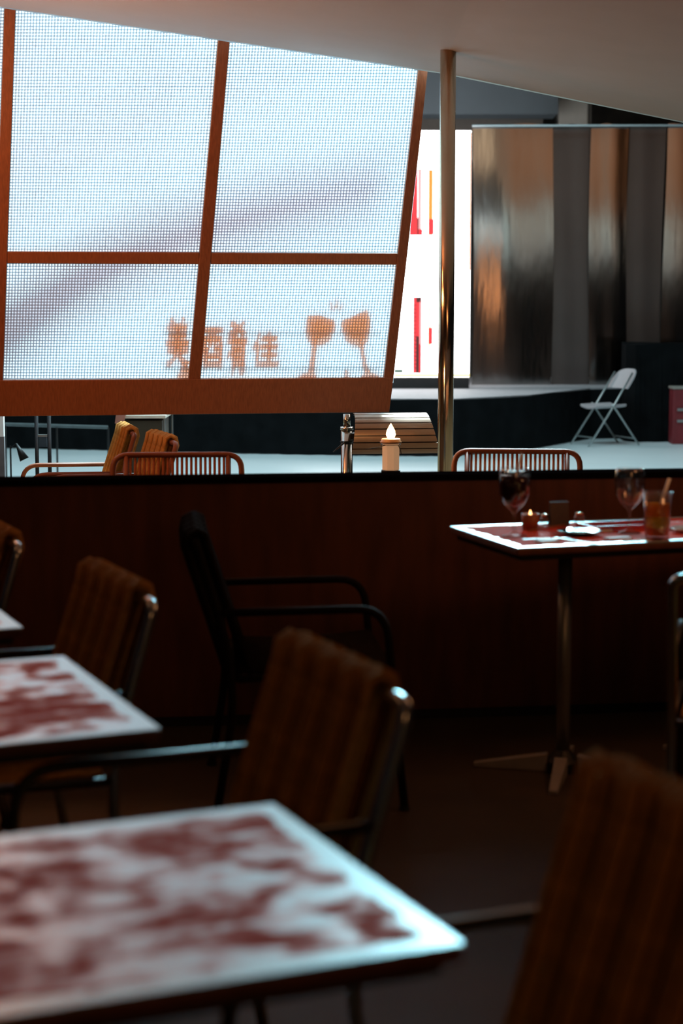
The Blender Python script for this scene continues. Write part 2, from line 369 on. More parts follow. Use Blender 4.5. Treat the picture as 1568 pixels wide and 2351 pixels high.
# mesh panes: flat threads following the skewed frame
def pane(i, row):
    vt = (TOPV if row == 0 else 604.5); vb = (579 if row == 0 else 869)
    mb = MB(); W = .0036
    def ends_v(t):    # t 0..1 across
        a = (xs(i, vt, 1) * (1 - t) + xs(i + 1, vt, 0) * t, vt); b = (xs(i, vb, 1) * (1 - t) + xs(i + 1, vb, 0) * t, vb)
        return onp(*a, off=-.006), onp(*b, off=-.006)
    A, B = ends_v(0); A1, B1 = ends_v(1)
    nv = max(4, int((A1 - A).length / .0163)); nh = max(4, int((B - A).length / .0163))
    def strip(p, q, side, dn):
        n = SN * dn
        mb.add([p - side + n, p + side + n, q + side + n, q - side + n, p - side - n, p + side - n, q + side - n, q - side - n],
               [(0, 1, 2, 3), (4, 7, 6, 5), (0, 3, 7, 4), (1, 5, 6, 2)])
    for k in range(nv + 1):
        a, b = ends_v(k / nv); strip(a, b, SU * W, .0012)
    sdn = (SD - SU * SU.dot(SD)).normalized()
    for k in range(nh + 1):
        t = k / nh; strip(A * (1 - t) + B * t, A1 * (1 - t) + B1 * t, sdn * W, .0008)
    o = world_child(mb, 'mesh_pane', MT['mesh'], scr); o['kind'] = 'stuff'
    # white fabric behind
    cs = [onp(*c, off=-.02) for c in ((xs(i, vt, 0), vt), (xs(i + 1, vt, 1), vt), (xs(i + 1, vb, 1), vb + 10), (xs(i, vb, 0), vb + 10))]
    world_child(MB().add(cs, [(0, 1, 2, 3)]), 'fabric_backing', MT['scrim'], scr)
for i in range(3):
    for r in (0, 1): pane(i, r)

# sign standing behind the mesh
sg = thing('sign', 'orange cut-out sign with characters and clinking glasses behind the mesh', 'sign', tuple(onp(640, 868, -.09)))
LP = V((.9, 14.0, 7.2))
def sgn(u, v, off=.06):
    p = onp(u, v, -.02); d = LP - p; return p + d * ((off - .02) / abs(d.dot(SN)))
for v in (765, 845):
    world_child(MB().tube([sgn(376, v, .085), sgn(872, v, .085)], .0045, 6), 'rod', MT['acrylicrod'], sg)
def letter(ch, u0, u1, v0, v1):
    cu = bpy.data.curves.new('letter', 'FONT'); cu.body = ch; cu.size = 1; cu.extrude = .02; cu.offset = .012
    t = bpy.data.objects.new('tmp', cu); C.objects.link(t)
    dg = bpy.context.evaluated_depsgraph_get(); me = bpy.data.meshes.new_from_object(t.evaluated_get(dg))
    bpy.data.objects.remove(t); bpy.data.curves.remove(cu)
    if len(me.vertices) == 0: return
    x0 = min(q.co.x for q in me.vertices); x1 = max(q.co.x for q in me.vertices)
    y0 = min(q.co.y for q in me.vertices); y1 = max(q.co.y for q in me.vertices)
    for q in me.vertices:
        fx = (q.co.x - x0) / (x1 - x0); fy = (q.co.y - y0) / (y1 - y0)
        q.co = sgn(u0 + (u1 - u0) * fx, v1 + (v0 - v1) * fy, .055 + .015 * fy) + SN * q.co.z * .4
    me.materials.clear(); me.materials.append(MT['acrylic'])
    o = bpy.data.objects.new('letter', me); C.objects.link(o); o.parent = sg
    o.matrix_parent_inverse = M.Translation(-V(sg.location))
letter('美', 380, 434, 728, 843); letter('酒', 446, 512, 748, 846); letter('肴', 520, 568, 735, 860); letter('佳', 578, 640, 762, 842)
def cut(poly, name='glass_shape', off=.06):
    vs = [sgn(u, v, off) + SN * .005 for u, v in poly] + [sgn(u, v, off) - SN * .005 for u, v in poly]; n = len(poly)
    fs = [tuple(range(n)), tuple(reversed(range(n, 2 * n)))] + [(i, i + n, (i + 1) % n + n, (i + 1) % n) for i in range(n)]
    world_child(MB().add(vs, fs), name, MT['acrylic'], sg)
cut([(704, 728), (730, 724), (768, 737), (769, 760), (757, 783), (737, 793), (728, 792), (722, 840), (722, 858), (727, 868), (682, 868), (686, 862), (708, 854), (716, 792), (706, 780), (700, 760)])
cut([(783, 737), (810, 727), (842, 712), (850, 735), (850, 765), (842, 788), (833, 793), (842, 840), (850, 856), (870, 862), (872, 868), (826, 868), (836, 856), (824, 795), (808, 792), (794, 782), (784, 762)])
for k, (u, v, du, dv) in enumerate(((762, 712, -4, -22), (772, 708, 1, -26), (781, 712, 6, -20))):
    cut([(u - 4, v), (u + 4, v), (u + du, v + dv)], 'sparkle')
cut([(790, 852), (800, 852), (800, 868), (790, 868)], 'foot')
cut([(416, 843), (430, 843), (436, 868), (404, 868)], 'foot')

# added unseen pink strip between floodlight and screen, shaped to cast the diagonal shadow
path = [(-190, 900), (-60, 812), (60, 730), (200, 640), (330, 580), (480, 530), (640, 485), (800, 450), (890, 432)]
vs = []; fs = []
for k, (u, v) in enumerate(path):
    c = onp(u, v); hw = (.26, .25, .23, .20, .18, .17, .16, .15, .14)[k]
    for s in (-1, 1):
        q = c - SD * hw * s; vs.append(q + (LP - q) * .2)
for k in range(len(path) - 1): fs.append((2 * k, 2 * k + 1, 2 * k + 3, 2 * k + 2))
mb = MB().add(vs, fs); n = len(mb.v); mb.add([V(p) + V((0, .006, 0)) for p in mb.v], [tuple(reversed(f)) for f in fs])
bn = mb.build('shade_strip', MT['shade_strip'])
for u, v in ((-190, 900), (330, 580), (890, 432)):
    p = onp(u, v); p = p + (LP - p) * .2 + V((0, .003, .05)); world_child(MB().tube([p, V((p.x, 10.2, 3.96))], .004, 6), 'hanging_line', MT['darkmetal'], bn)
tag(bn, 'added unseen pinkish strip casting a soft diagonal shadow on the mesh', 'shade_strip')

# ------------------------------------------------------------------ chairs
def make_chair(name, label, cordm, tubem, topm=None, dense=False, group=None):
    t = thing(name, label, 'chair', group=group); R = .0135; hw = .30
    TZ = .845 if dense else .865
    def by(z): return -.20 - (z - .42) * .30            # back recline
    fr = .035 if dense else .075
    MB().tube(fillet([(-hw, -.27, .012), (-hw, -.20, .42), (-hw, by(TZ), TZ), (hw, by(TZ), TZ), (hw, -.20, .42), (hw, -.27, .012)], [.2, fr, fr, .2]), R, 10).build('back_frame', topm or tubem, t, smooth=True)
    for s in (-1, 1):
        MB().tube(fillet([(s * hw, by(.63), .63), (s * hw, .25, .635), (s * hw, .31, .012)], .09), R * .95, 8).build('arm', tubem, t, smooth=True)
        if not dense: MB().tube([(s * .238, by(.865), .865), (s * .238, -.20, .42)], .0125, 8).build('back_post', tubem, t, smooth=True)
        MB().lathe([(.017, 0), (.017, .014)], 10, (s * hw, .31, 0)).build('foot', MT['black'], t)
        MB().lathe([(.017, 0), (.017, .014)], 10, (s * hw, -.27, 0)).build('foot', MT['black'], t)
    MB().tube(fillet([(-hw, -.2, .425), (-hw, .27, .44), (hw, .27, .44), (hw, -.2, .425)], .03), R * .9, 8).build('seat_frame', tubem, t, smooth=True)
    MB().tube([(-hw, -.2, .425), (hw, -.2, .425)], R * .9, 8).build('cross_bar', tubem, t, smooth=True)
    n = 21; r = .0062 if not dense else .0098
    g = R + r * .9 + (.010 if dense else 0)
    zt = TZ; yt = by(zt)
    prof = [(-.2 + g, .43), (by(.62) + g, .62), (yt + g, zt - .02), (yt + g * .75, zt + g * .6), (yt, zt + g), (yt - g * .75, zt + g * .6), (yt - g, zt - .02), (by(.62) - g, .62), (-.2 - g, .43)]
    if not dense: prof = [(-.2, .43), (by(.62), .62), (yt, zt - .008)]
    me = MB().tube([(0, y, z) for y, z in prof], r, 6).mesh('cord', cordm, True)
    for k in range(n):
        o = bpy.data.objects.new('cord', me); C.objects.link(o); o.parent = t
        x = (-.195 + .46 * k / (n - 1)) if dense else (-.218 + .436 * k / (n - 1))
        if dense:
            b = math.sin(math.pi * ((k % 5) + .5) / 5)
            o.location = (x, -.020 * (b - .62), .004 * b)
        else: o.location = (x, 0, 0)
    mb = MB()
    for k in range(21):
        x = -.27 + .54 * k / 20; mb.tube([(x, -.2, .445), (x, .04, .432), (x, .27, .458)], .009, 6)
    mb.build('seat', cordm, t, smooth=True)
    return t
def place(o, mid, face, top_back=.333):
    f = V((face[0], face[1], 0)).normalized(); m = V((mid[0], mid[1], 0)); l = m + f * top_back
    o.location = (l.x, l.y, 0); o.rotation_euler = (0, 0, math.atan2(-f.x, f.y))
EX = {}
tan = make_chair('rattan_chair', 'tan cord armchair tucked at the nearest large printed table, its back towards us', MT['cord'], MT['darkmetal'], MT['steeltube'], True, 'tan cord armchairs in the dining area')
FACE = (-.921, -.39)
def pair(a, b): 
    p, q = onz(*a, .88), onz(*b, .88); return ((p.x + q.x) / 2, (p.y + q.y) / 2)
cB = onz(680, 1455, .875); cm = V((cB.x, cB.y, 0)) + V((.39, -.921, 0)) * .262
place(tan, cm, FACE)
tan['label'] = 'tan cord armchair at the middle printed table, steel rail end gleaming, fully in view'
o = copy_tree(tan); cA = onz(212, 1285, .875); place(o, V((cA.x, cA.y, 0)) + V((.39, -.921, 0)) * .285, FACE)
o['label'] = 'tan cord armchair left of centre, behind the middle printed table'
o = copy_tree(tan); cC = onz(1400, 1742, .875); place(o, V((cC.x, cC.y, 0)) + V((.39, -.921, 0)) * .25, FACE)
o['label'] = 'tan cord armchair cut off by the lower right corner, nearest to us'
o = copy_tree(tan); cE = onz(48, 1240, .865); place(o, V((cE.x, cE.y, 0)) - V((.39, -.921, 0)) * .30, FACE)
o['label'] = 'tan cord armchair at the far left edge with only its rail end showing'
o = copy_tree(tan); place(o, (1.16, 4.45), (.25, 1)); o['label'] = 'tan cord armchair showing as a sliver at the right edge below the laid table'
dk = make_chair('dark_armchair', 'black cord armchair facing the laid table, in front of the partition', MT['cordblack'], MT['tubeblack'], MT['tubeblack'], True)
place(dk, (-.475, 5.50), (.98, .10))
oc = make_chair('rattan_chair', 'red-brown armchair with spaced cords beyond the partition, right of the pole', MT['cordred'], MT['tube'], None, False, 'red-brown armchairs beyond the partition')
rc = onz(1187, 1036, .865); place(oc, (rc.x, rc.y), (-.10, -1))
o = copy_tree(oc); rc = onz(407, 1044, .865); place(o, (rc.x, rc.y), (.06, -1)); o['label'] = 'red-brown armchair with spaced cords beyond the partition, left of the candle'
od = make_chair('rattan_chair', 'tan cord armchair side-on behind the partition, its long arm reaching left', MT['cord'], MT['tube'], MT['tube'], True, 'tan cord armchairs beyond the partition')
rc = onz(296, 978, .875); place(od, (rc.x, rc.y), (-.97, -.24))
o = copy_tree(od); rc = onz(378, 997, .875); place(o, (rc.x, rc.y), (-.95, -.32)); o['label'] = 'tan cord armchair side-on behind the partition, shorter one to the right'
# ------------------------------------------------------------------ tables
def make_table(label, name, corner, ang, sx, sy, z, cols, m_seed, border=(.78, .88, .90), group=None, feet=True):
    """corner = near right corner (world xy); e1 along near edge to the left is -x local"""
    e1 = V((math.cos(ang), math.sin(ang), 0)); e2 = V((-math.sin(ang), math.cos(ang), 0))
    c = V((corner[0], corner[1], 0)) - e1 * sx / 2 + e2 * sy / 2
    t = thing(name, label, 'table', (c.x, c.y, 0), ang, group)
    tm = table_mat(name + '_print', sx / 2, sy / 2, border, m_seed,   .36 if name == 'laid_table' else .34, .21 if name == 'laid_table' else 0)
    tp = MB().box((-sx / 2, -sy / 2, -.002), (sx / 2, sy / 2, .002)).build('table_top', tm, t); tp.location = (0, 0, z - .002)
    MB().box((-sx / 2, -sy / 2, z - .026), (sx / 2, sy / 2, z - .0045)).build('edge_board', MT['part'], t, bevel=.004)
    MB().box((-sx / 2 + .02, -sy / 2 + .02, z - .045), (sx / 2 - .02, sy / 2 - .02, z - .025)).build('underframe', MT['black'], t)
    for (x, y) in cols:
        MB().lathe([(.024, .05), (.024, z - .045)], 20, (x, y, 0)).build('column', MT['greymetal'], t, smooth=True)
        MB().lathe([(.055, .0), (.055, .035), (.026, .075)], 16, (x, y, 0)).build('hub', MT['black'], t)
        for k in range(4):
            a = math.pi / 4 + k * math.pi / 2 + .25; d = V((math.cos(a), math.sin(a), 0)); s = V((-d.y, d.x, 0)); o0 = V((x, y, 0))
            p0, p1 = o0 + d * .05, o0 + d * .30
            MB().hexa([p0 - s * .022, p1 - s * .014, p1 + s * .014, p0 + s * .022] + [q + V((0, 0, hh)) for q, hh in ((p0 - s * .022, .06), (p1 - s * .014, .015), (p1 + s * .014, .015), (p0 + s * .022, .06))]).build('foot', MT['castiron'], t, bevel=.003)
    return t
A1 = math.radians(23)
q = onz(1064, 2165, .75); make_table('large red and white printed table nearest to us, lower left', 'printed_table', (q.x, q.y), A1, 1.0, .68, .75, [(0, 0)], 1.7, group='printed tables')
q = onz(368, 1672, .75); make_table('red and white printed table at the middle left edge', 'printed_table', (q.x, q.y), A1, 1.0, .76, .75, [(0, 0)], 4.1, group='printed tables')
q = onz(52, 1440, .75); make_table('printed table with just one pale corner showing at the left edge', 'printed_table', (q.x, q.y), A1, 1.0, .68, .75, [(0, 0)], 7.3, group='printed tables')
# laid table on the right
q = onz(1188, 1258, .80); AR = math.radians(18); e1 = V((math.cos(AR), math.sin(AR), 0)); e2 = V((-math.sin(AR), math.cos(AR), 0)); K0 = V((q.x, q.y, 0))
LT = make_table('laid table with drinks and cutlery by the partition on the right', 'laid_table', (K0 + e1 * 1.15), AR, 1.15, .58, .80, [(-.30, -.06), (.42, -.06)], 2.9)
def lt(a, b, z=.80): p = K0 + e1 * a + e2 * b; return V((p.x, p.y, z))
def lt_px(u, v, z=.80): return onz(u, v, z)

# ------------------------------------------------------------------ things on the laid table
def goblet(label, loc, s=1.0, drink=None, straw=False):
    t = thing('goblet', label, 'glass', loc)
    Z = lambda z: z * s
    outer = [(.034, 0), (.034, .003), (.012, .008), (.005, .018), (.0048, .062), (.009, .070), (.028, .088), (.041, .115), (.0445, .145), (.041, .178), (.039, .186)]
    inner = [(.0375, .186), (.0395, .178), (.043, .145), (.0395, .116), (.0265, .091), (.0, .079)]
    MB().lathe([(r * s, z * s) for r, z in outer + inner], 28, caps=True).build('bowl_and_stem', MT['glass'], t, smooth=True)
    if drink:
        d = [(.001, .081), (.0255, .0925), (.0385, .117), (.042, .145), (.0405, .166), (.0005, .167)]
        MB().lathe([(r * s, z * s) for r, z in d], 24).build('drink', drink, t, smooth=True)
    if straw:
        MB().tube([V((-.01, 0, .10)) * s, V((.018, .0, .225)) * s], .0042, 8).build('straw', MT['white'], t, smooth=True)
        mb = MB()
        for k in range(9):
            a = k * 2.4; r = .024 * math.sqrt((k + .5) / 9)
            c = V((r * math.cos(a), r * math.sin(a), .170)) * s; h = .009 * s
            mb.box(c - V((h, h, h * .7)), c + V((h, h, h * .9)))
        mb.build('ice', MT['glass'], t, bevel=.002)
    return t
dark_drink = mat('dark_berry_drink', (.05, .012, .014), .1, var=.1, spec=.6)
g1 = lt_px(1180, 1232); goblet('goblet of dark iced drink with a white straw', g1, 1.22, dark_drink, True)
g2 = lt_px(1444, 1224); goblet('empty clear goblet beside the orange drink', g2, 1.17)
def tumbler(label, loc):
    t = thing('tumbler', label, 'glass', loc)
    MB().lathe([(.031, 0), (.0395, .118), (.0375, .118), (.0295, .008), (.0, .008)], 28).build('glass_wall', MT['glass'], t, smooth=True)
    ora = thin_mat('orange_juice', (1, .5, .1), (.92, .34, .03), 0, (1, .45, .06), .55); yel = thin_mat('yellow_juice', (1, .8, .2), (1, .72, .10), 0, (1, .85, .2), .55); red = thin_mat('deep_orange_syrup', (1, .3, .1), (.85, .20, .03), 0, (1, .3, .06), .55)
    MB().lathe([(.0285, .0095), (.0298, .028), (.0, .028)], 24).build('syrup_layer', red, t, smooth=True)
    MB().lathe([(.0, .0285), (.0299, .0285), (.0322, .057), (.026, .052), (.0, .050)], 24).build('yellow_layer', yel, t, smooth=True)
    MB().lathe([(.0, .0505), (.026, .0525), (.0323, .0575), (.0345, .088), (.0, .0885)], 24).build('orange_layer', ora, t, smooth=True)
    MB().tube([(.004, 0, .075), (.030, 0, .152)], .005, 8).build('straw', MT['white'], t, smooth=True)
    return t
tb = tumbler('tumbler of layered orange and yellow juice with a white straw', lt_px(1508, 1236)); tb.scale = (1.24, 1.24, 1.30)
# terracotta candle cup
cp = lt_px(1217, 1216); t = thing('candle_cup', 'small terracotta candle cup with glowing rim behind the dark drink', 'candle cup', cp)
MB().lathe([(.026, 0), (.031, .055), (.0285, .055), (.025, .02), (0, .02)], 20).build('cup', mat('terracotta', (.42, .13, .05), .5), t, smooth=True)
MB().lathe([(.0235, .021), (.0235, .040)], 16).build('wax', MT['wax'], t)
MB().lathe([(.001, .041), (.006, .047), (.004, .056), (.0005, .068)], 12).build('flame', mat('tealight_flame', (1, .6, .3), emit=(1, .5, .18), es=6), t, smooth=True)
# folded napkin / card
np_ = lt_px(1283, 1208); t = thing('menu_card', 'dark grey folded card standing behind the candle cup', 'card', np_, AR)
gm = mat('grey_card', (.10, .085, .075), .7)
MB().hexa([(-.035, -.012, 0), (.035, -.012, 0), (.035, -.009, 0), (-.035, -.009, 0), (-.035, .0, .085), (.035, .0, .085), (.035, .002, .085), (-.035, .002, .085)]).build('front_leaf', gm, t)
MB().hexa([(-.035, .012, 0), (.035, .012, 0), (.035, .015, 0), (-.035, .015, 0), (-.035, .0025, .085), (.035, .0025, .085), (.035, .0045, .085), (-.035, .0045, .085)]).build('rear_leaf', gm, t)
# red tray
ry = lt_px(1420, 1213); t = thing('tray', 'shallow red tray behind the clear goblet', 'tray', ry, AR)
rd = mat('red_lacquer', (.55, .03, .018), .25, var=.1, coat=.4)
MB().box((-.13, -.06, .0), (.13, .06, .006)).build('base', rd, t)
for a, b in (((-.13, -.06, .0065), (.13, -.054, .018)), ((-.13, .054, .0065), (.13, .06, .018)), ((-.13, -.0535, .0065), (-.124, .0535, .018)), ((.124, -.0535, .0065), (.13, .0535, .018))):
    MB().box(a, b).build('rim', rd, t)
# chopsticks
wdm = mat('chopstick_wood', (.45, .16, .06), .4)
for k in range(2):
    a = lt_px(1205 + 8 * k, 1218 + 3 * k); b = lt_px(1362, 1192 + 6 * k)
    b = a + (b - a).normalized() * .23
    ch = MB().tube([a + V((0, 0, .004)), b + V((0, 0, .0045))], [.0028, .004], 8).build('chopstick', wdm, smooth=True)
    tag(ch, ('upper' if k == 0 else 'lower') + ' of the two brown chopsticks lying between cup and tray', 'chopstick', 'chopsticks on the laid table')
# glass jars behind
for k, (u, v, lab) in enumerate(((1252, 1207, 'small round glass jar catching amber light beside the candle cup'), (1330, 1203, 'small low glass jar between grey card and red tray'))):
    jr = thing('glass_jar', lab, 'jar', lt_px(u, v), 0, 'small glass jars on the laid table')
    MB().lathe([(.014, 0), (.02, .008), (.021, .022), (.014, .032), (.0125, .032), (.019, .022), (.018, .01), (0, .005)], 18).build('body', MT['glass'], jr, smooth=True)
    MB().lathe([(.0145, .0325), (.0145, .040), (.003, .042)], 16).build('lid', MT['brass'], jr, smooth=True)
# plates, napkins, cutlery
def plate(label, u, v, r, m):
    t = thing('plate', label, 'plate', lt_px(u, v), 0, 'plates on the laid table')
    MB().lathe([(r * .55, 0), (r * .6, .004), (r * .97, .013), (r, .0145), (r * .97, .0155), (r * .6, .0065), (0, .006)], 32).build('dish', m, t, smooth=True)
    MB().lathe([(r * .62, .0070), (r * .58, .0072), (r * .55, .0068)], 32).build('ring', MT['brass'], t, smooth=True)
    return t
dkp = mat('dark_glazed_plate', (.03, .025, .03), .15, var=.1); wtp = mat('white_porcelain', (.80, .80, .80), .12, var=.02)
plate('dark glazed plate in the middle of the laid table', 1330, 1228, .075, dkp)
plate('white plate cut off by the right edge behind the tumbler', 1590, 1222, .075, wtp)
def napkin(label, u, v, w_, d_, rz, m):
    o = MB().box((-w_ / 2, -d_ / 2, 0), (w_ / 2, d_ / 2, .004)).box((-w_ / 2 + .004, -d_ / 2 + .003, .004), (w_ / 2, d_ / 2 - .004, .007)).build('napkin', m, bevel=.002)
    o.location = lt_px(u, v); o.rotation_euler = (0, 0, AR + rz); return tag(o, label, 'napkin', 'paper napkins on the laid table')
wn = mat('white_paper', (.80, .82, .84), .6, var=.03)
napkin('white folded paper napkin at the near edge, left part of the laid table', 1255, 1245, .07, .05, .2, wn)
napkin('white folded paper napkin between the dark plate and clear goblet', 1385, 1221, .06, .04, -.3, wn)
napkin('pale crumpled napkin under the clear goblet foot near the juice', 1418, 1238, .09, .04, .1, mat('pinkish_paper', (.75, .62, .60), .6))
napkin('orange paper napkin right of the juice tumbler', 1552, 1216, .06, .05, .4, mat('orange_paper', (.62, .22, .10), .6))
def cutlery(label, a, b, kind):
    p = lt_px(*a); q = lt_px(*b); d = (q - p).normalized(); s = V((-d.y, d.x, 0)); L = .19
    t = thing(kind, label, 'cutlery', p, 0, 'steel cutlery on the laid table')
    up = V((0, 0, 1)); mb = MB()
    def bar(x0, x1, w0, w1, z0=.001, z1=.0035):
        return [d * x0 - s * w0 + up * z0, d * x1 - s * w1 + up * z0, d * x1 + s * w1 + up * z0, d * x0 + s * w0 + up * z0, d * x0 - s * w0 + up * z1, d * x1 - s * w1 + up * z1, d * x1 + s * w1 + up * z1, d * x0 + s * w0 + up * z1]
    MB().hexa(bar(0, .10, .006, .0035)).build('handle', MT['chrome'], t, bevel=.001)
    if kind == 'knife': MB().hexa(bar(.1005, L, .007, .006, .001, .0028)).build('blade', MT['chrome'], t)
    elif kind == 'fork':
        MB().hexa(bar(.1005, .145, .0035, .010)).build('neck', MT['chrome'], t)
        for k in range(4):
            mb = MB(); o_ = s * (-.0085 + .00567 * k); mb.hexa([c + o_ for c in bar(.1455, L, .0014, .001)]); mb.build('tine', MT['chrome'], t)
    else:
        pr = [(.0, .0), (.010, .002), (.014, .005)]
        mb = MB(); vs = []
        for k in range(16):
            a_ = 2 * math.pi * k / 16; vs.append(d * (.128 + .026 * math.cos(a_)) + s * .016 * math.sin(a_) + up * .006)
        vs.append(d * .128 + up * .0015)
        mb.add(vs, [(k, (k + 1) % 16, 16) for k in range(16)]).build('bowl', MT['chrome'], t, smooth=True)
    return t
cutlery('steel knife lying along the near edge of the laid table', (1275, 1236), (1362, 1249), 'knife')
cutlery('steel fork on the laid table beside the dark plate', (1200, 1240), (1270, 1238), 'fork')
cutlery('steel spoon lying on the laid table in front of the juice tumbler', (1430, 1243), (1530, 1238), 'spoon')

# ------------------------------------------------------------------ beyond the partition: candle table, lamp stand
ct = onz(897, 1089, .745); t = thing('side_table', 'dark side table behind the partition carrying the candle lamp', 'table', (ct.x + .05, ct.y - .22, 0))
MB().box((-.40, -.30, .72), (.18, .27, .745)).build('table_top', MT['cap'], t, bevel=.004)
MB().lathe([(.03, .02), (.03, .72)], 16).build('column', MT['darkmetal'], t)
MB().lathe([(.22, 0), (.22, .012), (.03, .02)], 24).build('base', MT['darkmetal'], t)
cl = thing('candle_lamp', 'glowing white candle lamp with wire-tied collar on the dark table', 'candle', (ct.x, ct.y, .745), .35)
MB().lathe([(.050, 0), (.050, .020), (.046, .022)], 8).build('base', MT['black'], cl, bevel=.002)
MB().lathe([(.044, .022), (.044, .150)], 8).build('body', MT['wax'], cl, bevel=.003)
MB().lathe([(.046, .1505), (.052, .154), (.053, .160), (.047, .163), (.047, .171), (.043, .174)], 28).build('collar', mat('amber_collar', (.55, .30, .14), .3), cl, smooth=True)
MB().lathe([(.001, .1745), (.016, .178), (.023, .193), (.019, .213), (.009, .232), (.001, .246)], 20).build('flame_bulb', MT['flame'], cl, smooth=True)
ring = [V((.047 * math.cos(a), .047 * math.sin(a), .1455)) for a in [2 * math.pi * k / 20 for k in range(20)]]
MB().tube(ring, .0018, 5, closed=True).build('wire_tie', MT['darkmetal'], cl)
MB().tube([(.02, -.046, .145), (.028, -.052, .125), (.035, -.05, .10)], .002, 5).build('wire_end', MT['darkmetal'], cl)
MB().tube([(-.04, -.03, .145), (-.075, -.02, .135), (-.13, .0, .125)], .002, 5).build('wire_end', MT['darkmetal'], cl)
pl = point('candle_lamp_glow', (ct.x, ct.y, .745 + .215), 4, (1, .55, .22), .03)
# move the glow just outside the bulb top so that the bulb does not swallow it
pl.location.z = .745 + .262
ls = at(796, 1000, 9.6); st = thing('lamp_stand', 'telescopic steel lamp stand with a curved slatted metal hood', 'lamp', (ls.x, 9.6, 0))
MB().lathe([(.0325, .02), (.0325, 1.55 - 9.6 * (985 - 706) / F)], 24).build('lower_tube', MT['chrome'], st, smooth=True)
zc = 1.55 - 9.6 * (985 - 706) / F
MB().lathe([(.036, zc), (.036, zc + .014)], 24).build('collar', MT['chrome'], st, smooth=True)
MB().lathe([(.0205, zc + .014), (.0205, 1.55 - 9.6 * (949 - 706) / F)], 20).build('upper_tube', MT['chrome'], st, smooth=True)
MB().lathe([(.16, 0), (.16, .015), (.035, .02)], 28).build('base', MT['darkmetal'], st)
zk = 1.55 - 9.6 * (1012 - 706) / F
MB().tube([V((.034 * math.cos(a), .034 * math.sin(a), zk)) for a in [2 * math.pi * k / 16 for k in range(16)]], .004, 6, closed=True).build('clip_band', MT['black'], st)
MB().tube([(-.01, -.036, zk), (-.045, -.045, zk - .03), (-.075, -.045, zk - .055)], [.006, .005, .003], 6).build('clip_lever', MT['black'], st)
h0 = at(812, 950, 9.45); h1 = at(978, 950, 9.5)
ax = (h1 - h0); ax.z = 0; axn = ax.normalized(); nrm = V((axn.y, -axn.x, 0))   # towards viewer
hood = bpy.data.objects.new('hood', None)
shell = MB(); zt_ = h0.z; Rh = .125
def hp(a, s, r=Rh):
    c = h0 + axn * (ax.length * s) + V((0, 0, -Rh)); return c + V((0, 0, 1)) * r * math.sin(a) + nrm * (r * math.cos(a)) + axn * (.05 * (1 - math.sin(a))) * (s - .3)
hd = MB().add([hp(math.radians(a), s, Rh - .008) for a in range(-45, 101, 5) for s in (0, 1)], [(2 * k, 2 * k + 1, 2 * k + 3, 2 * k + 2) for k in range(29)])
hob = world_child(hd, 'hood', mat('hood_lining', (.05, .04, .035), .35, .6), st)
def slat(a0, a1, m):
    vs = []; n = 4
    for k in range(n + 1):
        a = math.radians(a0 + (a1 - a0) * k / n)
        for s in (0, 1):
            for r in (Rh, Rh + .004): vs.append(hp(a, s, r))
    fs = []
    for k in range(n):
        b = 4 * k; fs += [(b + 1, b + 3, b + 7, b + 5), (b, b + 4, b + 6, b + 2), (b, b + 1, b + 5, b + 4), (b + 2, b + 6, b + 7, b + 3)]
    fs += [(0, 2, 3, 1), (4 * n, 4 * n + 1, 4 * n + 3, 4 * n + 2)]
    o = MB().add(vs, fs).build('slat', m, hob, smooth=False)
    return o
hm = mat('hood_steel', (.34, .22, .15), .4, .5, .05, coat=.3)
for k in range(8):
    a0 = -42 + k * 16.5; slat(a0, a0 + 13.5, hm)
slat(90, 101, hm)
world_child(MB().box((ls.x + .02, 9.5, zk + .02), (h0.x + .03, 9.62, zk + .05)), 'bracket', MT['black'], st)

# ------------------------------------------------------------------ left: posts, rail, cone lamp, white table
ps = at(98, 1000, 11.0); t = thing('post_frame', 'dark twin-post metal frame standing on the bright floor at left', 'frame', (ps.x, 11.0, 0))
for u in (84, 113):
    x = at(u, 1000, 11.0).x - ps.x
    MB().tube([(x, 0, 0), (x, 0, 1.12)], .0125, 10).build('post', MT['darkmetal'], t, smooth=True)
z0 = at(98, 1026, 11.0).z; z1 = at(98, 1002, 11.0).z
MB().box((-.026, -.008, z0), (.026, .008, z1)).build('plate', mat('blue_black_plate', (.03, .05, .07), .4), t)
MB().box((-.03, -.01, z1 - .002), (.03, .01, z1 + .012)).build('clamp', MT['greymetal'], t)
MB().box((-.08, -.15, 0), (.08, .15, .012)).build('foot_plate', MT['darkmetal'], t)
a, b = at(12, 974, 15.5), at(248, 981, 15.5)
rl = thing('floor_rail', 'thin grey rail in front of the black stage skirt at left', 'rail', (a.x, 15.5, 0))
world_child(MB().tube([a, b], .016, 8), 'top_bar', mat('grey_paint', (.10, .13, .14), .5), rl)
for p in (a, b, (a + b) / 2): world_child(MB().tube([(p.x, 15.5, 0), (p.x, 15.5, p.z)], .009, 8), 'support', MT['black'], rl)
cn = at(24, 1030, 12); cs_ = thing('cone_lamp', 'small black cone-shaped lamp on a thin stick at left', 'lamp', (cn.x, 12, 0))
MB().tube([(0, 0, 0), (0, 0, cn.z + .02)], .006, 8).build('stick', MT['darkmetal'], cs_)
MB().lathe([(.07, 0), (.07, .01), (.01, .015)], 16).build('base', MT['darkmetal'], cs_)
ca, cb = at(37, 1018, 12), at(56, 1055, 12); tp, bt = ca - V((cn.x, 12, 0)), cb - V((cn.x, 12, 0))
MB().tube([tp, bt], [.006, .034], 16).build('cone', MT['black'], cs_, smooth=True)
MB().tube([(0, 0, cn.z - .0), tp], .004, 6).build('arm', MT['darkmetal'], cs_)
wp = at(3, 1000, 10.9); t = thing('wrapped_post', 'pale post with a grey lower half at the left edge', 'post', (wp.x, 10.9, 0))
zz = at(3, 1002, 10.9).z
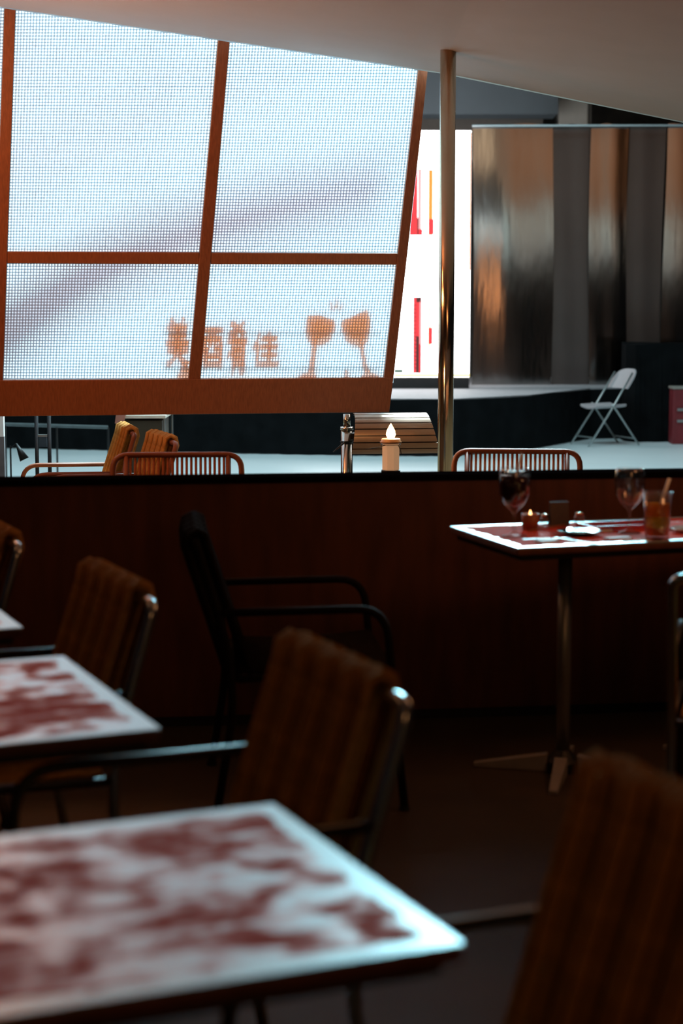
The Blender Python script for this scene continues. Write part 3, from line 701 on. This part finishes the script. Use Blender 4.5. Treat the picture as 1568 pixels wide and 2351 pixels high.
MB().box((-.02, -.02, 0), (.02, .02, zz)).build('lower_half', mat('grey_wrap', (.16, .15, .16), .6), t)
MB().box((-.021, -.021, zz), (.019, .021, 1.25)).build('upper_half', MT['white'], t)
a, b = at(274, 957, 12.2), at(380, 957, 12.2); zt2 = a.z
t = thing('white_table', 'white-topped table edge just below the mesh screen at left', 'table', ((a.x + b.x) / 2, 12.5, 0)); hw = (b.x - a.x) / 2
MB().box((-hw, -.3, zt2 - .012), (hw, .3, zt2 + .012)).build('table_top', mat('cream_top', (.85, .78, .66), .5), t, bevel=.003)
for sx in (-1, 1):
    for sy in (-1, 1): MB().tube([(sx * (hw - .012), sy * .28, 0), (sx * (hw - .012), sy * .28, zt2 - .012)], .009, 8).build('leg', MT['greymetal'], t)
MB().box((-hw + .03, -.25, .1), (hw - .03, .25, zt2 - .03)).build('brown_panel', mat('olive_panel', (.05, .035, .015), .6), t)

a = at(264, 957, 12.15); pw = .028
pkm = mat('pink_towel_cloth', (.70, .30, .24), .8, var=.1, bump=.1); mb = MB(); pth = []
for k in range(13):
    an = math.pi * k / 12; pth.append(V((0, -.10 * math.cos(an) * .3, .03 * math.sin(an))))
vs = []; tw = [(.02, -.045), (0, .012), (-.004, .022), (.03, .024), (.10, .022), (.16, .020)]
for dy, dz in tw:
    for dx in (0, .066): vs.append((a.x + dx + .01 * math.sin(dz * 60), 12.15 + dy, zt2 + dz))
vs += [(x, y + (.012 if z < zt2 + .01 else 0), z - .006 + .012) for x, y, z in vs]
n_ = len(tw) * 2; fs = []
for k in range(len(tw) - 1): fs += [(2 * k, 2 * k + 1, 2 * k + 3, 2 * k + 2), (n_ + 2 * k, n_ + 2 * k + 2, n_ + 2 * k + 3, n_ + 2 * k + 1), (2 * k, 2 * k + 2, n_ + 2 * k + 2, n_ + 2 * k), (2 * k + 1, n_ + 2 * k + 1, n_ + 2 * k + 3, 2 * k + 3)]
fs += [(0, n_, n_ + 1, 1), (n_ - 2, n_ - 1, 2 * n_ - 1, 2 * n_ - 2)]
o = mb.add(vs, fs).build('pink_towel', pkm, bevel=.004); tag(o, 'pink cloth hanging over the left end of the white-topped table', 'cloth')

# ------------------------------------------------------------------ stage, screen, backdrop
SZ = .60
outl = [(-9, 20.0), (-3.6, 19.3), (-.9, 18.55), (.3, 18.3), (1.15, 18.25), (2.05, 19.1), (2.95, 20.7), (7, 21.3), (7, 24), (-9, 24)]
def resample(pl, step):
    out = []
    for i in range(len(pl) - 1):
        p, q = V(pl[i]), V(pl[i + 1]); n = max(1, int((q - p).length / step))
        for k in range(n): out.append(p + (q - p) * k / n)
    out.append(V(pl[-1])); return out
stg = thing('stage', 'low stage with grey top and black pleated skirt', 'stage', (0, 21, 0))
n = len(outl); vs = [(x, y, SZ) for x, y in outl] + [(x, y, SZ - .04) for x, y in outl]
world_child(MB().add(vs, [tuple(range(n)), tuple(reversed(range(n, 2 * n)))] + [(i, i + n, (i + 1) % n + n, (i + 1) % n) for i in range(n)]), 'deck', MT['stage'], stg)
fp = resample(outl[:8], .07); vs = []
for i, p in enumerate(fp):
    o_ = .02 * math.sin(i * 1.9) + .012 * math.sin(i * .7); vs += [(p.x, p.y - .04 + o_ * .4, SZ - .002 - .012 * abs(math.sin(i * .11))), (p.x + o_ * .3, p.y - .06 + o_, .006)]
world_child(MB().add(vs, [(2 * i, 2 * i + 1, 2 * i + 3, 2 * i + 2) for i in range(len(fp) - 1)]), 'skirt', MT['skirt'], stg, smooth=True)
# LED screen
LY = 20.6
l0, l1 = at(690, 866, LY), at(1082, 300, LY)
led = thing('led_screen', 'tall bright white display screen with red vertical columns on stage', 'screen', ((l0.x + l1.x) / 2, LY, SZ))
world_child(MB().box((l0.x, LY, l0.z), (l1.x, LY + .12, l1.z)), 'display', mat('display_white', (.8, .8, .8), .5, emit=(1, .98, .98), es=5), led)
world_child(MB().box((l0.x, LY + .01, SZ), (l1.x, LY + .12, l0.z - .002)), 'base', MT['black'], led)
def quad(u0, v0, u1, v1, col, es, off=.006):
    p, q = at(u0, v1, LY), at(u1, v0, LY)
    key = 'display_%.2f_%.2f_%.2f' % col
    m = bpy.data.materials.get(key) or mat(key, tuple(c * .5 for c in col), .5, emit=col, es=es)
    world_child(MB().box((p.x, LY - off, p.z), (q.x, LY - .001, q.z)), 'screen_image', m, led)
RED, PINK, ORG, DK, YEL = (.9, .05, .06), (1, .42, .42), (1, .30, .05), (.10, .03, .03), (1, .75, .15)
quad(930, 388, 970, 392, (.55, .5, .45), 1); quad(940, 392, 959, 540, RED, 1, .004); quad(959, 392, 968, 528, PINK, 1.1, .004)
quad(958, 500, 961, 540, DK, .8); quad(960, 526, 970, 540, RED, 1)
quad(983, 390, 994, 540, ORG, 1.2, .004); quad(984, 503, 996, 538, RED, 1); quad(994, 392, 998, 500, (1, .8, .65), 1.3, .004)
quad(948, 682, 968, 857, RED, .9, .004); quad(956, 682, 967, 694, DK, .7); quad(955, 772, 962, 857, DK, .7); quad(963, 690, 969, 790, PINK, 1.1)
for v in range(700, 850, 9): quad(948, v, 957, v + 1.6, DK, .5, .007)
quad(982, 682, 987, 857, ORG, 1.1, .004); quad(987, 700, 991, 857, YEL, 1.2, .004); quad(984, 752, 993, 790, RED, 1)
quad(1076, 305, 1081.5, 620, ORG, 1.3); quad(905, 848, 925, 856, (.12, .2, .15), .8); quad(905, 858, 1078, 865, (1, .8, .35), 1.4)
# backdrop of film strips
BY = 21.6; z0 = SZ; z1 = at(1300, 287, BY).z
bd = thing('backdrop', 'stage backdrop of hanging shiny and matt dark film strips', 'backdrop', (3, BY, SZ))
edges = [1084, 1266, 1352, 1438, 1521, 1640, 1760]
for i in range(len(edges) - 1):
    x0, x1 = at(edges[i], 700, BY).x, at(edges[i + 1], 700, BY).x; shiny = i % 2 == 0
    vs = []; nx, nz = 14, 24; 
    for a in range(nx + 1):
        for b in range(nz + 1):
            s = a / nx; h = b / nz
            bow = -.012 * math.sin(math.pi * s) if shiny else .05
            fold = (.0035 * math.sin(s * 9 + i * 2 + h * 1.5) * (1 if shiny else .35)) + .004 * math.sin(h * 5 + i)
            vs.append((x0 + (x1 - x0) * s + .02 * math.sin(h * 4 + i), BY + bow + fold, z0 + (z1 - z0) * h - (.02 * math.sin(s * 7 + i) if b == nz else 0)))
    fs = [(a * (nz + 1) + b, (a + 1) * (nz + 1) + b, (a + 1) * (nz + 1) + b + 1, a * (nz + 1) + b + 1) for a in range(nx) for b in range(nz)]
    world_child(MB().add(vs, fs), 'film_strip', MT['film'] if shiny else MT['film2'], bd, smooth=True)
a, b = at(1084, 289, BY - .1), at(1760, 287, BY - .1)
world_child(MB().tube([a, b], .014, 8), 'top_pipe', MT['alu'], bd)
for u in (1100, 1352, 1521, 1750):
    p = at(u, 300, BY); world_child(MB().tube([(p.x, BY + .12, SZ), (p.x, BY + .12, z1)], .03, 8), 'upright', MT['darkmetal'], bd)
# draped black box and red box at the right
p0, p1 = at(1436, 1022, 20.2), at(1700, 786, 20.2)
bb = MB(); vs = []; fp = [(p0.x, 20.62), (p0.x, 20.3), (p0.x + .1, 20.2), (p1.x - .1, 20.2), (p1.x, 20.3), (p1.x, 20.62)]
rs = resample(fp, .05)
for i, p in enumerate(rs):
    o_ = .018 * math.sin(i * 1.3) + .012 * math.sin(i * .53)
    vs += [(p.x, p.y, p1.z - .03 * abs(math.sin(i * .21))), (p.x + o_ * .3, p.y - .02 + o_, 0.0)]
m_ = len(rs); bb.add(vs, [(2 * i, 2 * i + 1, 2 * i + 3, 2 * i + 2) for i in range(m_ - 1)] + [tuple(2 * i for i in range(m_))])
o = bb.build('draped_box', MT['skirt'], smooth=False); tag(o, 'tall box draped in black cloth behind the white folding chair', 'draped box')
r0, r1 = at(1541, 988, 19.9), at(1640, 893, 19.9)
rb = thing('red_box', 'dark red box at the right edge in front of the black drape', 'box', ((r0.x + r1.x) / 2, 19.95, 0)); hw = (r1.x - r0.x) / 2
MB().box((-hw, -.12, 0), (hw, .12, r1.z)).build('body', MT['red'], rb, bevel=.01)
MB().box((-hw - .01, -.13, r1.z), (hw + .01, .13, r1.z + .03)).build('lid', mat('pale_lid', (.35, .32, .28), .5), rb, bevel=.005)
for z in (.25, .38): MB().box((-hw + .05, -.135, z), (-hw + .18, -.121, z + .03)).build('latch', MT['greymetal'], rb)

# white folding chair (faces left, turned a little to us)
fc = at(1392, 1010, 19.7); ch = thing('folding_chair', 'white folding chair with steel legs standing before the stage', 'chair', (fc.x, 19.75, 0), math.radians(112))
tm_ = mat('folding_steel', (.42, .46, .46), .35, .7, .05); W2 = .20
for s in (-1, 1):
    MB().tube([(s * W2, .34, 0), (s * W2 * .98, .02, .45), (s * W2 * .95, -.22, .82)], .012, 8).build('front_leg', tm_, ch, smooth=True)
    MB().tube([(s * (W2 + .03), -.30, 0), (s * (W2 + .03), .0, .40), (s * (W2 + .02), .06, .47)], .012, 8).build('rear_leg', tm_, ch, smooth=True)
MB().tube([(-W2 - .03, -.25, .08), (W2 + .03, -.25, .08)], .008, 6).build('cross_bar', tm_, ch)
MB().tube([(-W2, .27, .1), (W2, .27, .1)], .008, 6).build('cross_bar', tm_, ch)
vs = []; nx = 10
def rect_slab(fn, nu, nv, th):
    a = [fn(i / nu, j / nv) for i in range(nu + 1) for j in range(nv + 1)]; b = [V(p) + V(th) for p in a]; k = len(a); fs = []
    for i in range(nu):
        for j in range(nv):
            q = i * (nv + 1) + j; fs += [(q, q + nv + 1, q + nv + 2, q + 1), (k + q, k + q + 1, k + q + nv + 2, k + q + nv + 1)]
    rim = [i * (nv + 1) for i in range(nu + 1)] + [nu * (nv + 1) + j for j in range(1, nv + 1)] + [i * (nv + 1) + nv for i in range(nu - 1, -1, -1)] + [j for j in range(nv - 1, 0, -1)]
    for i in range(len(rim)):
        p, q = rim[i], rim[(i + 1) % len(rim)]; fs.append((p, p + k, q + k, q))
    return MB().add(a + b, fs)
rect_slab(lambda s, t_: V(((s - .5) * (.40 - .05 * abs(t_ - .5) * 2), -.16 + .40 * t_, .45 + .012 * (s - .5) ** 2 * 8 - .01 * t_)), 8, 8, (0, 0, -.03)).build('seat', MT['fwhite'], ch, bevel=.008)
rect_slab(lambda s, t_: V(((s - .5) * (.46 - .10 * t_ ** 3), -.125 - .135 * t_ - .05 * (1 - (2 * s - 1) ** 2), .64 + .22 * t_ * (1 - .16 * (2 * s - 1) ** 4))), 10, 6, (0, -.02, 0)).build('backrest', MT['fwhite'], ch, bevel=.006)
